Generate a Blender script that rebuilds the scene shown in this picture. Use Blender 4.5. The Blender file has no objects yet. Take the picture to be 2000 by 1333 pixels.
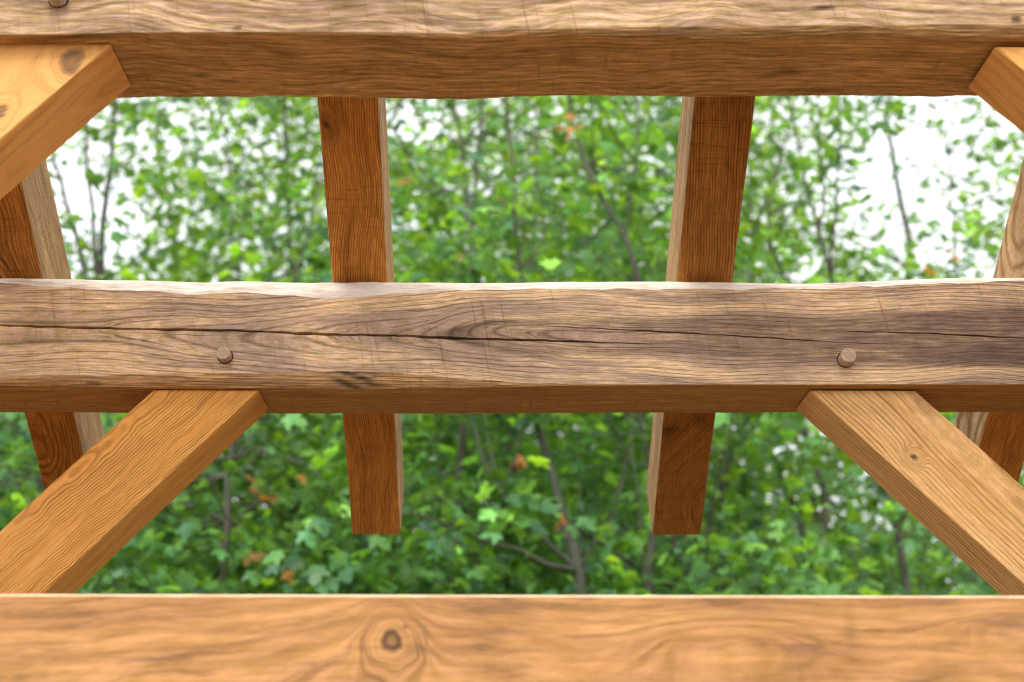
import bpy, math, random
import numpy as np
from mathutils import Matrix, Vector
rng = np.random.default_rng(7)
random.seed(7)
S = bpy.context.scene
COL = S.collection
CAMZ = 1.6
F = 2778.0
TH, YAW = math.radians(18.3), math.radians(-0.73)

# ---------------------------------------------------------------- camera
cd = bpy.data.cameras.new('camera')
cam = bpy.data.objects.new('camera', cd); COL.objects.link(cam)
cam.location = (0, 0, CAMZ)
cam.rotation_euler = (math.pi/2 + TH, 0, YAW)
cd.sensor_width = 36; cd.lens = 50.0; cd.clip_end = 3000; cd.clip_start = .05
cd.dof.use_dof = True; cd.dof.focus_distance = 2.95; cd.dof.aperture_fstop = 2.8
cd.dof.aperture_blades = 0
S.camera = cam

# a point of the photograph (2000 px wide) turned into a place at distance Y from the camera
fw = np.array([0, math.cos(TH), math.sin(TH)]); up = np.array([0, -math.sin(TH), math.cos(TH)]); rt = np.array([1., 0, 0])
Rz = np.array([[math.cos(YAW), -math.sin(YAW), 0], [math.sin(YAW), math.cos(YAW), 0], [0, 0, 1]])
fw, up, rt = Rz@fw, Rz@up, Rz@rt
def at(px, py, Y):
    px = np.asarray(px, float); py = np.asarray(py, float)
    d = fw + np.multiply.outer((px-1000)/F, rt) - np.multiply.outer((py-666.5)/F, up)
    return d*(Y/d[..., 1:2]) + np.array([0, 0, CAMZ]) if d.ndim > 1 else d*(Y/d[1]) + np.array([0, 0, CAMZ])

# ---------------------------------------------------------------- world, light
w = bpy.data.worlds.new('World'); S.world = w; w.use_nodes = True
nt = w.node_tree; nt.nodes.clear()
sky = nt.nodes.new('ShaderNodeTexSky'); sky.sky_type = 'NISHITA'; sky.sun_disc = False
SUN_EL, SUN_AZ = math.radians(52), math.radians(195)
sky.sun_elevation = SUN_EL; sky.sun_rotation = SUN_AZ; sky.dust_density = 3.0; sky.air_density = 1.0; sky.ozone_density = 1.0
hs = nt.nodes.new('ShaderNodeHueSaturation'); hs.inputs['Saturation'].default_value = .22; hs.inputs['Value'].default_value = 1.0
mx = nt.nodes.new('ShaderNodeMix'); mx.data_type = 'RGBA'; mx.inputs[0].default_value = .7
mx.inputs[7].default_value = (9.5, 9.8, 10.2, 1)          # even cloud cover
bg = nt.nodes.new('ShaderNodeBackground'); bg.inputs[1].default_value = .12
wo = nt.nodes.new('ShaderNodeOutputWorld')
nt.links.new(sky.outputs[0], hs.inputs['Color']); nt.links.new(hs.outputs[0], mx.inputs[6])
nt.links.new(mx.outputs[2], bg.inputs[0]); nt.links.new(bg.outputs[0], wo.inputs[0])
sl = bpy.data.lights.new('sun', 'SUN'); sl.energy = 1.5; sl.angle = math.radians(28); sl.color = (1, .97, .93)
so = bpy.data.objects.new('sun', sl); COL.objects.link(so)
# sun_rotation 0 = +Y, turning clockwise seen from above
sdir = Vector((math.sin(SUN_AZ)*math.cos(SUN_EL), math.cos(SUN_AZ)*math.cos(SUN_EL), math.sin(SUN_EL)))
so.rotation_euler = sdir.to_track_quat('Z', 'Y').to_euler()
S.view_settings.view_transform = 'Standard'; S.view_settings.look = 'None'; S.view_settings.gamma = 1
S.view_settings.exposure = 1.0
S.cycles.filter_width = 1.15; S.cycles.max_bounces = 8; S.cycles.transparent_max_bounces = 4

# ---------------------------------------------------------------- node helpers
class NB:
    def __init__(s, name):
        s.m = bpy.data.materials.new(name); s.m.use_nodes = True
        s.t = s.m.node_tree; s.t.nodes.clear()
    def n(s, typ, **kw):
        x = s.t.nodes.new(typ)
        for k, v in kw.items(): setattr(x, k, v)
        return x
    def l(s, a, b): s.t.links.new(a, b)
    def setin(s, inp, v):
        if hasattr(v, 'is_output') or isinstance(v, bpy.types.NodeSocket): s.l(v, inp)
        else: inp.default_value = v
    def math(s, op, a, b=0., c=None):
        x = s.n('ShaderNodeMath', operation=op); s.setin(x.inputs[0], a); s.setin(x.inputs[1], b)
        if c is not None: s.setin(x.inputs[2], c)
        return x.outputs[0]
    def vmul(s, a, v):
        x = s.n('ShaderNodeVectorMath', operation='MULTIPLY'); s.setin(x.inputs[0], a); s.setin(x.inputs[1], v); return x.outputs[0]
    def vec(s, x_, y_, z_):
        x = s.n('ShaderNodeCombineXYZ'); s.setin(x.inputs[0], x_); s.setin(x.inputs[1], y_); s.setin(x.inputs[2], z_); return x.outputs[0]
    def noise(s, v, scale=1., detail=3., rough=.5, dist=0.):
        x = s.n('ShaderNodeTexNoise'); s.setin(x.inputs['Vector'], v)
        x.inputs['Scale'].default_value = scale; x.inputs['Detail'].default_value = detail
        x.inputs['Roughness'].default_value = rough; x.inputs['Distortion'].default_value = dist
        return x.outputs[0]
    def step(s, v, a, b, lo=0., hi=1.):
        x = s.n('ShaderNodeMapRange', interpolation_type='SMOOTHSTEP'); s.setin(x.inputs[0], v)
        x.inputs[1].default_value = a; x.inputs[2].default_value = b; x.inputs[3].default_value = lo; x.inputs[4].default_value = hi
        return x.outputs[0]
    def mix(s, f, a, b, mode='MIX'):
        x = s.n('ShaderNodeMix', data_type='RGBA', blend_type=mode); s.setin(x.inputs[0], f)
        for i, v in ((6, a), (7, b)):
            if isinstance(v, tuple): v = v if len(v) == 4 else (*v, 1)
            s.setin(x.inputs[i], v)
        return x.outputs[2]
    def attr(s, name): return s.n('ShaderNodeAttribute', attribute_name=name)

def wood(name, light, dark, line, heart=(.12, .07, .05), stain=(.05, .03, .02), F1=260., period=.009, ls=.5, ss=.35,
         wob=.004, fiber=.12, kerf=.0, bump=.5, relief=.0, rough=.72, spec=.25, patch=.5, blotch=0., blotchcol=(.1, .06, .04), seed=0., sidecol=None, sidedark=None, sharp=3., fs=1., palecol=(.86, .76, .66)):
    """growth rings carried by the mesh ('ring'), wobbled, broken up and fibred by noise along the grain"""
    b = NB(name)
    oc = b.n('ShaderNodeTexCoord').outputs['Object']
    ofs = b.n('ShaderNodeVectorMath', operation='ADD'); b.l(oc, ofs.inputs[0]); ofs.inputs[1].default_value = (seed*3.1, seed*1.7, seed*2.3)
    P = ofs.outputs[0]
    sep = b.n('ShaderNodeSeparateXYZ'); b.l(P, sep.inputs[0]); X = sep.outputs[0]; Z = sep.outputs[2]
    ring = b.attr('ring').outputs['Fac']; he = b.attr('heart').outputs['Fac']; st = b.attr('stain').outputs['Fac']
    n1 = b.noise(b.vmul(P, (9, 40, 40)), 1, 3, .55)
    r2 = b.math('MULTIPLY_ADD', b.math('SUBTRACT', n1, .5), wob, ring)
    lines = b.noise(b.vec(b.math('MULTIPLY', r2, F1), b.math('MULTIPLY', X, 5.), seed+.5), 1, 4, .62)
    lmask = b.step(lines, .43, .335)
    sn = b.math('SINE', b.math('MULTIPLY', r2, 2*math.pi/period))
    sn = b.math('POWER', b.math('MULTIPLY_ADD', sn, .5, .5), sharp)
    smod = b.step(b.noise(b.vec(b.math('MULTIPLY', r2, 60.), b.math('MULTIPLY', X, 2.5), seed+4.), 1, 2), .28, .55)
    smask = b.math('MULTIPLY', sn, smod)
    low = b.noise(b.vec(b.math('MULTIPLY', X, 2.6), b.math('MULTIPLY', r2, 34.), b.math('MULTIPLY_ADD', Z, 3., seed)), 1, 5, .6)
    col = b.mix(b.step(low, .5-patch*.35, .5+patch*.35), light, dark)
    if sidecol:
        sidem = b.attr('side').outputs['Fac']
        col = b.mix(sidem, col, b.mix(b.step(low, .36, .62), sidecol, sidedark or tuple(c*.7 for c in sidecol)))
    hn = b.math('MULTIPLY', he, b.step(b.noise(b.vmul(P, (14, 60, 60)), 1, 4, .6), .25, .55, .55, 1.))
    col = b.mix(b.math('MULTIPLY', hn, .9), col, heart)
    if blotch:
        bn = b.noise(b.vec(b.math('MULTIPLY', X, 5.), b.math('MULTIPLY_ADD', r2, 14., b.math('MULTIPLY', Z, 22.)), seed+9.), 1, 5, .65)
        col = b.mix(b.math('MULTIPLY', b.step(bn, .52, .72), blotch), col, blotchcol)
    col = b.mix(b.math('MULTIPLY', lmask, ls), col, line)
    col = b.mix(b.math('MULTIPLY', smask, ss), col, line)
    fib = b.step(b.noise(b.vmul(P, (16*fs, 230*fs, 230*fs)), 1, 4, .65), .3, .7)
    fv = b.math('MULTIPLY_ADD', b.math('SUBTRACT', fib, .5), fiber*2.2, 1.)
    col = b.mix(1., col, b.vec(fv, fv, fv), 'MULTIPLY')
    f2 = b.step(b.noise(b.vec(b.math('MULTIPLY', X, 30.*fs), b.math('MULTIPLY', r2, 330.*fs), b.math('MULTIPLY', sep.outputs[1], 60.)), 1, 4, .7), .3, .7)
    fv2 = b.math('MULTIPLY_ADD', b.math('SUBTRACT', f2, .5), fiber*2.4, 1.)
    col = b.mix(1., col, b.vec(fv2, fv2, b.math('MULTIPLY', fv2, fv2)), 'MULTIPLY')
    kh = 0.
    if kerf:
        kn = b.noise(b.vec(b.math('MULTIPLY', b.math('MULTIPLY_ADD', Z, .2, X), 150.), b.math('MULTIPLY', Z, 3.5), b.math('MULTIPLY', sep.outputs[1], 9.)), 1, 3, .6)
        km = b.math('MULTIPLY', b.step(kn, .42, .3), b.step(b.noise(b.vmul(P, (3, 7, 7)), 1, 2), .4, .6, .25, 1.))
        col = b.mix(b.math('MULTIPLY', km, kerf), col, line); kh = km
    col = b.mix(st, col, stain)
    col = b.mix(b.math('MULTIPLY', b.attr('pale').outputs['Fac'], b.step(b.noise(b.vmul(P, (9, 30, 30)), 1, 4, .6), .35, .6, .5, .95)), col, palecol)  # pale upper edges: bare sapwood, with skylight brightness put into the colour
    h = b.math('MULTIPLY', lmask, -.6)
    h = b.math('MULTIPLY_ADD', smask, -.5-relief, h)
    h = b.math('MULTIPLY_ADD', fib, .45, h); h = b.math('MULTIPLY_ADD', f2, .5, h)
    if kerf: h = b.math('MULTIPLY_ADD', kh, -.5, h)
    bp = b.n('ShaderNodeBump'); bp.inputs['Strength'].default_value = bump; bp.inputs['Distance'].default_value = .0016; b.l(h, bp.inputs['Height'])
    p = b.n('ShaderNodeBsdfPrincipled'); b.l(col, p.inputs['Base Color']); p.inputs['Roughness'].default_value = rough
    p.inputs['Specular IOR Level'].default_value = spec*.4; b.l(bp.outputs[0], p.inputs['Normal'])
    o = b.n('ShaderNodeOutputMaterial'); b.l(p.outputs[0], o.inputs[0])
    return b.m

# ---------------------------------------------------------------- mesh helpers
def mesh_obj(name, V, faces_flat, sizes, mat, parent=None, attrs=None, smooth=False):
    me = bpy.data.meshes.new(name)
    V = np.asarray(V, np.float32); nf = len(sizes)
    me.vertices.add(len(V)); me.vertices.foreach_set('co', V.ravel())
    me.loops.add(len(faces_flat)); me.loops.foreach_set('vertex_index', np.asarray(faces_flat, np.int32))
    me.polygons.add(nf)
    starts = np.concatenate([[0], np.cumsum(sizes)[:-1]]).astype(np.int32)
    me.polygons.foreach_set('loop_start', starts)
    me.polygons.foreach_set('use_smooth', np.full(nf, smooth))
    me.update(calc_edges=True); me.validate()
    for k, (typ, dom, data) in (attrs or {}).items():
        a = me.attributes.new(k, typ, dom)
        a.data.foreach_set('value' if typ == 'FLOAT' else 'color', np.asarray(data, np.float32).ravel())
    if mat: me.materials.append(mat)
    o = bpy.data.objects.new(name, me); COL.objects.link(o)
    if parent: o.parent = parent
    return o

def wavy(x, amp, f, seed):
    r = np.random.default_rng(seed); y = 0*x
    for k in range(5):
        ff = f*(1.7**k); y = y + amp*(.62**k)*np.sin(x*ff*2*np.pi + r.uniform(0, 6.28))
    return y

def pith_ring(yp, zp, ty=0., tz=0., amp=.008, f=.5, seed=1, knots=()):
    """distance to a pith line that may lean against the board: cathedral figure comes by itself"""
    def fn(X, Y, Z, side):
        y = Y - yp - ty*X + wavy(X, amp, f, seed); z = Z - zp - tz*X + wavy(X, amp, f*1.3, seed+5)
        g = np.sqrt(y*y + z*z)
        heart = 0*X; stain = 0*X
        for (kx, s, sd, R) in knots:
            t = Z if sd in (3, 1) else Y
            d = np.sqrt(((X-kx)/1.25)**2 + (t-s)**2); m = (side == sd)
            w_ = np.exp(-(d/(2.6*R))**2)*m
            g = g*(1-w_) + w_*(d*.9)
            heart = np.maximum(heart, m*np.clip((1.15*R-d)/(.25*R), 0, 1)*.8)
            stain = np.maximum(stain, m*np.exp(-((d-R)/(.22*R))**2)*.55)
        return g, heart, stain
    return fn

def timber(name, L, w, h, mat, M, parent, ring, du=.008, dv=.008, cuts=None, rough_edge=.0015, cham=.003, cracks=None, surf=None, seed=0, ends=(0, 0), label=None, pale=None):
    """a sawn timber along local X, front face at y=0, underside at z=0; corner cuts may vary along its length"""
    nu = max(2, int(L/du)+1); X = np.linspace(0, L, nu)
    C = {}
    for i, k in enumerate(('fb', 'bb', 'bt', 'ft')):
        if cuts and k in cuts: a, b_ = cuts[k](X)
        else:
            v = np.abs(cham + wavy(X, rough_edge, 3., seed*10+i) + wavy(X, rough_edge*.5, 17., seed*10+i+40)); v = np.maximum(v, .0008); a, b_ = v, v*.9
        C[k] = (a, b_)
    ztop = np.full(nu, h); zbot = np.zeros(nu)
    if surf: ztop, zbot = surf(X)
    def lin(p, q, n): t = np.linspace(0, 1, n)[None, :, None]; return p[:, None, :]*(1-t) + q[:, None, :]*t
    def pt(y, z): return np.stack([X, y+0*X, z+0*X], -1)
    ny = max(2, int(w/dv)); nz = max(2, int(h/dv))
    fb, bb, bt, ft = (C[k] for k in ('fb', 'bb', 'bt', 'ft'))
    bottom = lin(pt(fb[0], zbot), pt(w-bb[0], zbot), ny)
    back = lin(pt(w, zbot+bb[1]), pt(w, ztop-bt[1]), nz)
    top = lin(pt(w-bt[0], ztop), pt(ft[0], ztop), ny)
    lo, hi = pt(0, zbot+fb[1]), pt(0, ztop-ft[1])
    # front face runs from the top down; cracks (top to bottom order) cut slots in it
    segs = []; cur = hi; rem = nz
    for (zc, wc, depth) in (cracks or []):
        zc_, wc_ = zc(X), wc(X)
        n_ = max(3, int(nz/(len(cracks)+1)))
        segs.append(lin(cur, pt(0, zc_+wc_/2), n_))
        segs.append(pt(np.minimum(depth, wc_*8), zc_-.0003)[:, None, :])
        cur = pt(0, zc_-wc_/2)
    segs.append(lin(cur, lo, max(3, int(nz/(len(cracks or [])+1)))))
    front = np.concatenate(segs, 1)
    cft = lin(top[:, -1], front[:, 0], 7)[:, 1:-1] if False else lin(top[:, -1], front[:, 0], 8)
    cfb = lin(front[:, -1], bottom[:, 0], 8)
    for k_, (cc, sz_) in enumerate(((cft, ft), (cfb, fb))):
        for j in range(1, 7):
            amt = np.minimum(sz_[0], sz_[1])*(.16*math.sin(math.pi*j/7) + .045*wavy(X, 1., 4., seed*7+j+k_*50))
            sg = 1 if k_ == 0 else -1
            cc[:, j, 1] -= amt*.7; cc[:, j, 2] += sg*amt*.7
    cft[:, 0] = cft[:, 0]*.999+cft[:, 1]*.001; cft[:, -1] = cft[:, -1]*.99+cft[:, -2]*.01
    cfb[:, 0] = cfb[:, 0]*.99+cfb[:, 1]*.01; cfb[:, -1] = cfb[:, -1]*.999+cfb[:, -2]*.001
    G = np.concatenate([bottom, back, top, cft, front, cfb], 1)
    side = np.concatenate([np.full(bottom.shape[1], 0), np.full(back.shape[1], 1), np.full(top.shape[1], 2), np.full(8, 4), np.full(front.shape[1], 3), np.full(8, 5)])[None, :].repeat(nu, 0)
    npf = G.shape[1]
    # end shear (plumb cuts etc.)
    for e, i in ((ends[0], 0), (ends[1], -1)):
        if e: G[:, :, 0] += e*G[:, :, 2]*np.clip(1-X[:, None]/.40, 0, 1)
    g, he, st = ring(G[..., 0], G[..., 1], G[..., 2], side)
    idx = np.arange(nu*npf).reshape(nu, npf)
    a = idx[:-1, :]; b_ = np.roll(idx, -1, 1)[:-1, :]; c = np.roll(idx, -1, 1)[1:, :]; d = idx[1:, :]
    quads = np.stack([a, b_, c, d], -1).reshape(-1, 4)
    # thin ends are capped by ngons
    flat = np.concatenate([quads[:, ::-1].ravel(), idx[0, :], idx[-1, ::-1]])
    sizes = np.concatenate([np.full(len(quads), 4), [npf, npf]])
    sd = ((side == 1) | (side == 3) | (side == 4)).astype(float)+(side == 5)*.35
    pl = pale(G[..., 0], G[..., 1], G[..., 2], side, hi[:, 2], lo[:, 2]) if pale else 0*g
    o = mesh_obj(name, G.reshape(-1, 3), flat, sizes, mat, parent,
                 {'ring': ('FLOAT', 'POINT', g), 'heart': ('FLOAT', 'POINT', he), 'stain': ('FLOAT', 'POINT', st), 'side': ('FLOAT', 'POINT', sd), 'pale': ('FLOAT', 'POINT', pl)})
    o.matrix_world = M
    if parent: o.matrix_parent_inverse = parent.matrix_world.inverted(); o.matrix_world = M
    if label: o['label'] = label
    return o

def frame(origin, xa, ya, za):
    m = Matrix.Identity(4)
    for i, v in enumerate((xa, ya, za)):
        for j in range(3): m[j][i] = v[j]
    for j in range(3): m[j][3] = origin[j]
    return m

# ---------------------------------------------------------------- the setting: ground
gb = NB('ground'); oc = gb.n('ShaderNodeTexCoord').outputs['Object']
gn = gb.noise(oc, 1.3, 6, .6); g2 = gb.noise(oc, 14, 4, .6)
gc = gb.mix(gb.step(gn, .4, .6), (.095, .057, .028), (.125, .078, .04)); gc = gb.mix(gb.step(g2, .5, .7), gc, (.07, .055, .028))
gp = gb.n('ShaderNodeBsdfPrincipled'); gb.l(gc, gp.inputs['Base Color']); gp.inputs['Roughness'].default_value = .95
go = gb.n('ShaderNodeOutputMaterial'); gb.l(gp.outputs[0], go.inputs[0])
n = 41; xs = np.sign(np.linspace(-1, 1, n))*np.abs(np.linspace(-1, 1, n))**3*1200
GX, GY = np.meshgrid(xs, xs); R_ = np.hypot(GX, GY)
GZ = .25*np.sin(GX*.07+1)*np.cos(GY*.05)*np.clip((R_-8)/20, 0, 1)
idx = np.arange(n*n).reshape(n, n)
q = np.stack([idx[:-1, :-1], idx[:-1, 1:], idx[1:, 1:], idx[1:, :-1]], -1).reshape(-1, 4)
gr = mesh_obj('ground', np.stack([GX, GY, GZ], -1).reshape(-1, 3), q.ravel(), np.full(len(q), 4), gb.m, smooth=True); gr['kind'] = 'structure'

# ---------------------------------------------------------------- timbers
root = bpy.data.objects.new('timber_frame', None); COL.objects.link(root); root.location = (0, 2.8, 0)
root['label'] = 'open post and beam timber roof frame of pegged wooden beams, rafters and diagonal braces'
root['category'] = 'timber frame'
bpy.context.view_layer.update()

M_mid = wood('weathered_pine', (.60, .335, .12), (.45, .24, .085), (.075, .036, .018), heart=(.20, .13, .095), stain=(.07, .05, .035),
             F1=520, period=.0074, ls=.6, ss=.62, wob=.003, fiber=.17, kerf=.34, sharp=11., sidecol=(.80, .545, .31), sidedark=(.44, .30, .21), bump=.55, patch=.8, blotch=.12, blotchcol=(.2, .12, .09), seed=1, rough=.8)  # base: underside brown, its shade partly in the colour; sidecol: weathered front
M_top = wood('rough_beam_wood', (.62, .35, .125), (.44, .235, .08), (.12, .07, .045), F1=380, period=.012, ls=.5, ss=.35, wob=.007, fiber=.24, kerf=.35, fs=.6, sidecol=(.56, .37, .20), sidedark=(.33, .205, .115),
             bump=.5, patch=.9, blotch=.35, blotchcol=(.17, .10, .07), seed=2, rough=.85)  # underside painted browner than the weathered front, some shade put into the colour
M_bot = wood('golden_plank_wood', (.51, .258, .09), (.37, .172, .06), (.16, .07, .028), heart=(.22, .10, .03), stain=(.06, .035, .02), palecol=(.66, .48, .32), F1=190, period=.012, ls=.42, ss=.3, fs=.42,
             wob=.006, fiber=.13, bump=.12, patch=.8, blotch=.8, blotchcol=(.20, .098, .05), seed=3, rough=.5, spec=.35)
M_brL = wood('orange_ridged_pine', (.90, .44, .115), (.80, .35, .08), (.20, .07, .015), F1=230, period=.0054, ls=.28, ss=.42, wob=.0013, fiber=.06,
             bump=.9, relief=.6, patch=.6, blotch=.15, blotchcol=(.40, .17, .05), seed=4, rough=.6, spec=.35, sharp=2.)
M_brR = wood('pale_pine', (.88, .53, .225), (.78, .43, .15), (.26, .11, .04), F1=300, period=.0085, ls=.5, ss=.48, wob=.0028, fiber=.11,
             bump=.6, relief=.3, patch=.6, blotch=.2, blotchcol=(.46, .22, .08), seed=5, rough=.65, stain=(.09, .05, .03))
M_brU = wood('smooth_orange_pine', (.86, .445, .135), (.76, .35, .09), (.34, .14, .045), F1=90, period=.03, ls=.3, ss=.25, wob=.006, fiber=.04,
             bump=.12, patch=.7, blotch=.2, blotchcol=(.42, .19, .06), seed=6, rough=.5, spec=.35, stain=(.07, .04, .03), heart=(.16, .08, .04))
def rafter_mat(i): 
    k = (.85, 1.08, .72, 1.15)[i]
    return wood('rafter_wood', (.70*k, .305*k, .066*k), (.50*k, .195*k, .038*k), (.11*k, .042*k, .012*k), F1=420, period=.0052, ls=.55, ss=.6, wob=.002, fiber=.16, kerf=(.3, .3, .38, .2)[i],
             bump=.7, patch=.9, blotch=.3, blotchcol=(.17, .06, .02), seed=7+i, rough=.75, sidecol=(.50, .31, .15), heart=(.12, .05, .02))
M_peg = wood('peg_wood', (.62, .46, .33), (.52, .37, .25), (.2, .11, .06), F1=300, period=.004, ls=.3, ss=.3, fiber=.1, bump=.4, seed=11)
M_post = wood('post_wood', (.50, .30, .15), (.40, .23, .11), (.15, .08, .04), F1=300, period=.01, ls=.5, ss=.4, fiber=.1, bump=.4, seed=12)

# --- middle beam, drawn from its own outline in the photograph
X0 = -1.75; LM = 3.6; D = 2.82; Zb = CAMZ + .835
BX = Vector((1, 0, 0))
def px_of(xw, Y, py=660.):        # world x at depth Y -> photo px (near beam height)
    a0 = at(0, py, Y)[0]; a1 = at(2000, py, Y)[0]; return (xw-a0)/(a1-a0)*2000
def zz(px, py, Y): return np.array([at(a, b, Y)[2] for a, b in zip(np.atleast_1d(px), np.atleast_1d(py))])
T0 = np.array([(-400, 543), (0, 545), (130, 547), (300, 549), (380, 552), (430, 550), (470, 550), (600, 553), (750, 553), (900, 553), (1100, 551.5), (1300, 551), (1430, 553), (1560, 554), (1700, 551), (1800, 547), (1900, 544), (2000, 543), (2400, 541)])
T1 = np.array([(-400, 549), (0, 553), (100, 562), (200, 566), (300, 570), (378, 576), (470, 571), (540, 576), (620, 584), (700, 580), (800, 571), (900, 567), (1000, 565), (1200, 565), (1560, 565), (1650, 563), (1750, 558), (1900, 553), (2000, 549), (2400, 546)])
B1 = np.array([(-400, 740), (0, 738), (100, 735), (200, 735), (250, 732), (400, 731), (500, 729), (600, 728), (700, 725), (800, 731), (900, 741), (1000, 747), (1100, 750.5), (1200, 751), (2400, 751)])
B0 = np.array([(-400, 752), (0, 754), (300, 757), (500, 758), (700, 760), (800, 759), (1000, 756), (1100, 753.5), (1300, 753), (2000, 752.5), (2400, 753)])
BB = np.array([(-400, 802), (0, 802.5), (700, 804), (1000, 804), (1300, 802), (1700, 800), (2000, 798), (2400, 798)])
def ip(T, p): return np.interp(p, T[:, 0], T[:, 1])
def mid_px(X): return px_of(X + X0, D)
def mid_surf(X):
    p = mid_px(X); db = .0013*(ip(T1, p)-ip(T0, p)) + .004
    zt = np.array([at(a, b, D+c)[2] for a, b, c in zip(p, ip(T0, p), db)]) - Zb + wavy(X, .0007, 1.6, 31)
    db2 = .0006*(ip(B0, p)-ip(B1, p)) + .0015
    zb = np.array([at(a, b, D+c)[2] for a, b, c in zip(p, ip(B0, p), db2)]) - Zb
    return zt, zb
def mid_ft(X):
    p = mid_px(X); db = .0013*(ip(T1, p)-ip(T0, p)) + .004
    zt, _ = mid_surf(X); z1 = zz(p, ip(T1, p), D) - Zb + wavy(X, .001, 6, 32)
    return db, np.maximum(zt - z1, .002)
def mid_fb(X):
    p = mid_px(X); db = .0006*(ip(B0, p)-ip(B1, p)) + .0015
    _, zb = mid_surf(X); z1 = zz(p, ip(B1, p), D) - Zb + wavy(X, .0007, 9, 33)
    return db, np.maximum(z1 - zb, .0015)
def crk(pts, wmax, x0, x1, sd):
    T = np.array(pts, float)
    def zc(X):
        p = mid_px(X); return zz(p, ip(T, p), D) - Zb + wavy(X, .0004, 11, sd)
    def wc(X):
        p = mid_px(X); t = np.clip((p-x0)/120, 0, 1)*np.clip((x1-p)/260, 0, 1)
        return np.maximum(wmax*np.sqrt(t)*(1+wavy(X, .18, 4, sd+3)), 0)
    return zc, wc, .03
cracks = [  # top to bottom
    crk([(-400, 600), (1500, 640), (1665, 648), (1800, 651), (2000, 661), (2400, 668)], .0032, 1640, 3000, 51),
    crk([(-400, 612), (900, 632), (1055, 637), (1250, 646), (1480, 659), (1600, 667), (1700, 672), (2400, 690)], .0028, 1040, 1720, 52),
    crk([(-400, 632), (0, 636), (270, 643), (460, 646), (620, 653), (780, 656), (880, 661), (1050, 665), (1250, 672), (1700, 690), (2400, 712)], .0056, -900, 1260, 53),
    crk([(-400, 645), (259, 650), (395, 656), (900, 672), (2400, 730)], .0018, 240, 420, 54)]
HT = np.array([(830, 655), (862, 645), (900, 634), (950, 625), (1060, 621), (1300, 622), (1600, 612), (1700, 611), (1900, 600), (2000, 592), (2400, 580)])
HB = np.array([(830, 655), (862, 664), (900, 672), (950, 681), (1000, 690), (1040, 697), (1100, 693), (1300, 692), (1500, 700), (1600, 709), (2000, 716), (2400, 722)])
def mid_ring(X, Y, Z, side):
    p = mid_px(X); zpx = (Z - .225)      # photo pixel row on the face, linear in z
    py = np.interp(Z.ravel(), zz_tab[0], zz_tab[1]).reshape(Z.shape)
    t, b_ = ip(HT, p), ip(HB, p); yc = (t+b_)/2; H = np.maximum((b_-t)/2, 0)
    r0 = 46.
    s = np.where(p > 850, 10+36*np.exp(-np.maximum(p-850, 0)/120), r0 + 30*(1-np.exp(-np.maximum(850-p, 0)/260)))
    s = s + 7*np.sin(p/210.+1)*np.clip((800-p)/200, 0, 1)
    dy = (py-yc) + 5*np.sin(p/130.) + 3*np.sin(p/57.+py/30)
    # the bulge over the peg at the left, and the knot on the lower edge of the dark heart
    dy = dy - 14*np.exp(-((p-440)/120)**2)*np.exp(-((py-600)/45)**2)
    dy = dy + 10*np.exp(-((p-1045)/45)**2)*np.exp(-((py-700)/24)**2) + 9*np.exp(-((p-1900)/90)**2)*np.exp(-((py-700)/40)**2)
    g = np.sqrt(dy**2 + s**2)*.001
    g0 = np.hypot(Y+.09, Z-.11) + .01*np.sin(X*3.1)
    he = np.clip((py-t)/5, 0, 1)*np.clip((b_-py)/7, 0, 1)*np.clip((p-845)/40, 0, 1)
    he = he*(1-.62*np.exp(-((p-1120)/170)**2)*(np.abs(py-yc) < 24))
    he = he*np.interp(p, [850, 1000, 1500, 1800, 2000], [1., .8, .85, 1, 1.])
    st = .6*np.exp(-((p-885)/55)**2)*np.exp(-((py-yc)/(11+.22*np.maximum(p-850, 0)))**2)*(1-.8*np.exp(-((p-960)/45)**2)*(np.abs(py-yc) < 14))
    edge = .42*(np.exp(-((py-t-1)/3.5)**2)+np.exp(-((py-b_+1)/3.5)**2))*np.clip((p-900)/150, 0, 1)*(.65+.35*np.sin(p/63.+py/9))
    st = st + edge + .55*np.exp(-((p-960)/70)**2)*(np.exp(-((py-t-5)/5)**2)+np.exp(-((py-b_+3)/5)**2))
    st = st + .5*np.exp(-((p-50)/120)**2)*np.exp(-((py-664)/15)**2) + .3*np.exp(-((p-60)/130)**2)*np.exp(-((py-628)/10)**2) + .35*np.exp(-((p-430)/80)**2)*np.exp(-((py-650)/7)**2)
    st = st + .35*np.exp(-((p-1950)/70)**2)*np.exp(-((py-690)/22)**2)
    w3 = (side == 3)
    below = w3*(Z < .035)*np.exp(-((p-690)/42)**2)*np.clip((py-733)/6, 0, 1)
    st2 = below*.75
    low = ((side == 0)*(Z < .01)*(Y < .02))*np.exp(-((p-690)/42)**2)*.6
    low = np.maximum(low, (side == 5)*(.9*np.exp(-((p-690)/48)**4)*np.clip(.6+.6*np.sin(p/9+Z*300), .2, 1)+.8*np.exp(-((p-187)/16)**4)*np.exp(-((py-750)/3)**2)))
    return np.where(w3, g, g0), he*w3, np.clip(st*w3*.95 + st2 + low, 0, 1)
zt_ = np.linspace(-.02, .28, 60); py_ = np.array([666.5 - F*math.tan(math.atan((z_+Zb-CAMZ)/D*math.cos(YAW)) - TH) for z_ in zt_])
zz_tab = (zt_, py_)
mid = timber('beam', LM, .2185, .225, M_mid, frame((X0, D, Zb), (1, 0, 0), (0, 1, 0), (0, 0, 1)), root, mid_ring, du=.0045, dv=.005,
             cuts={'ft': mid_ft, 'fb': mid_fb}, cracks=cracks, surf=mid_surf, seed=3, pale=lambda X, Y, Z, sd, hi, lo: ((sd == 2) | (sd == 4))*1., label='middle beam of weathered tan timber with a long dark crack and two pegs')

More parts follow.
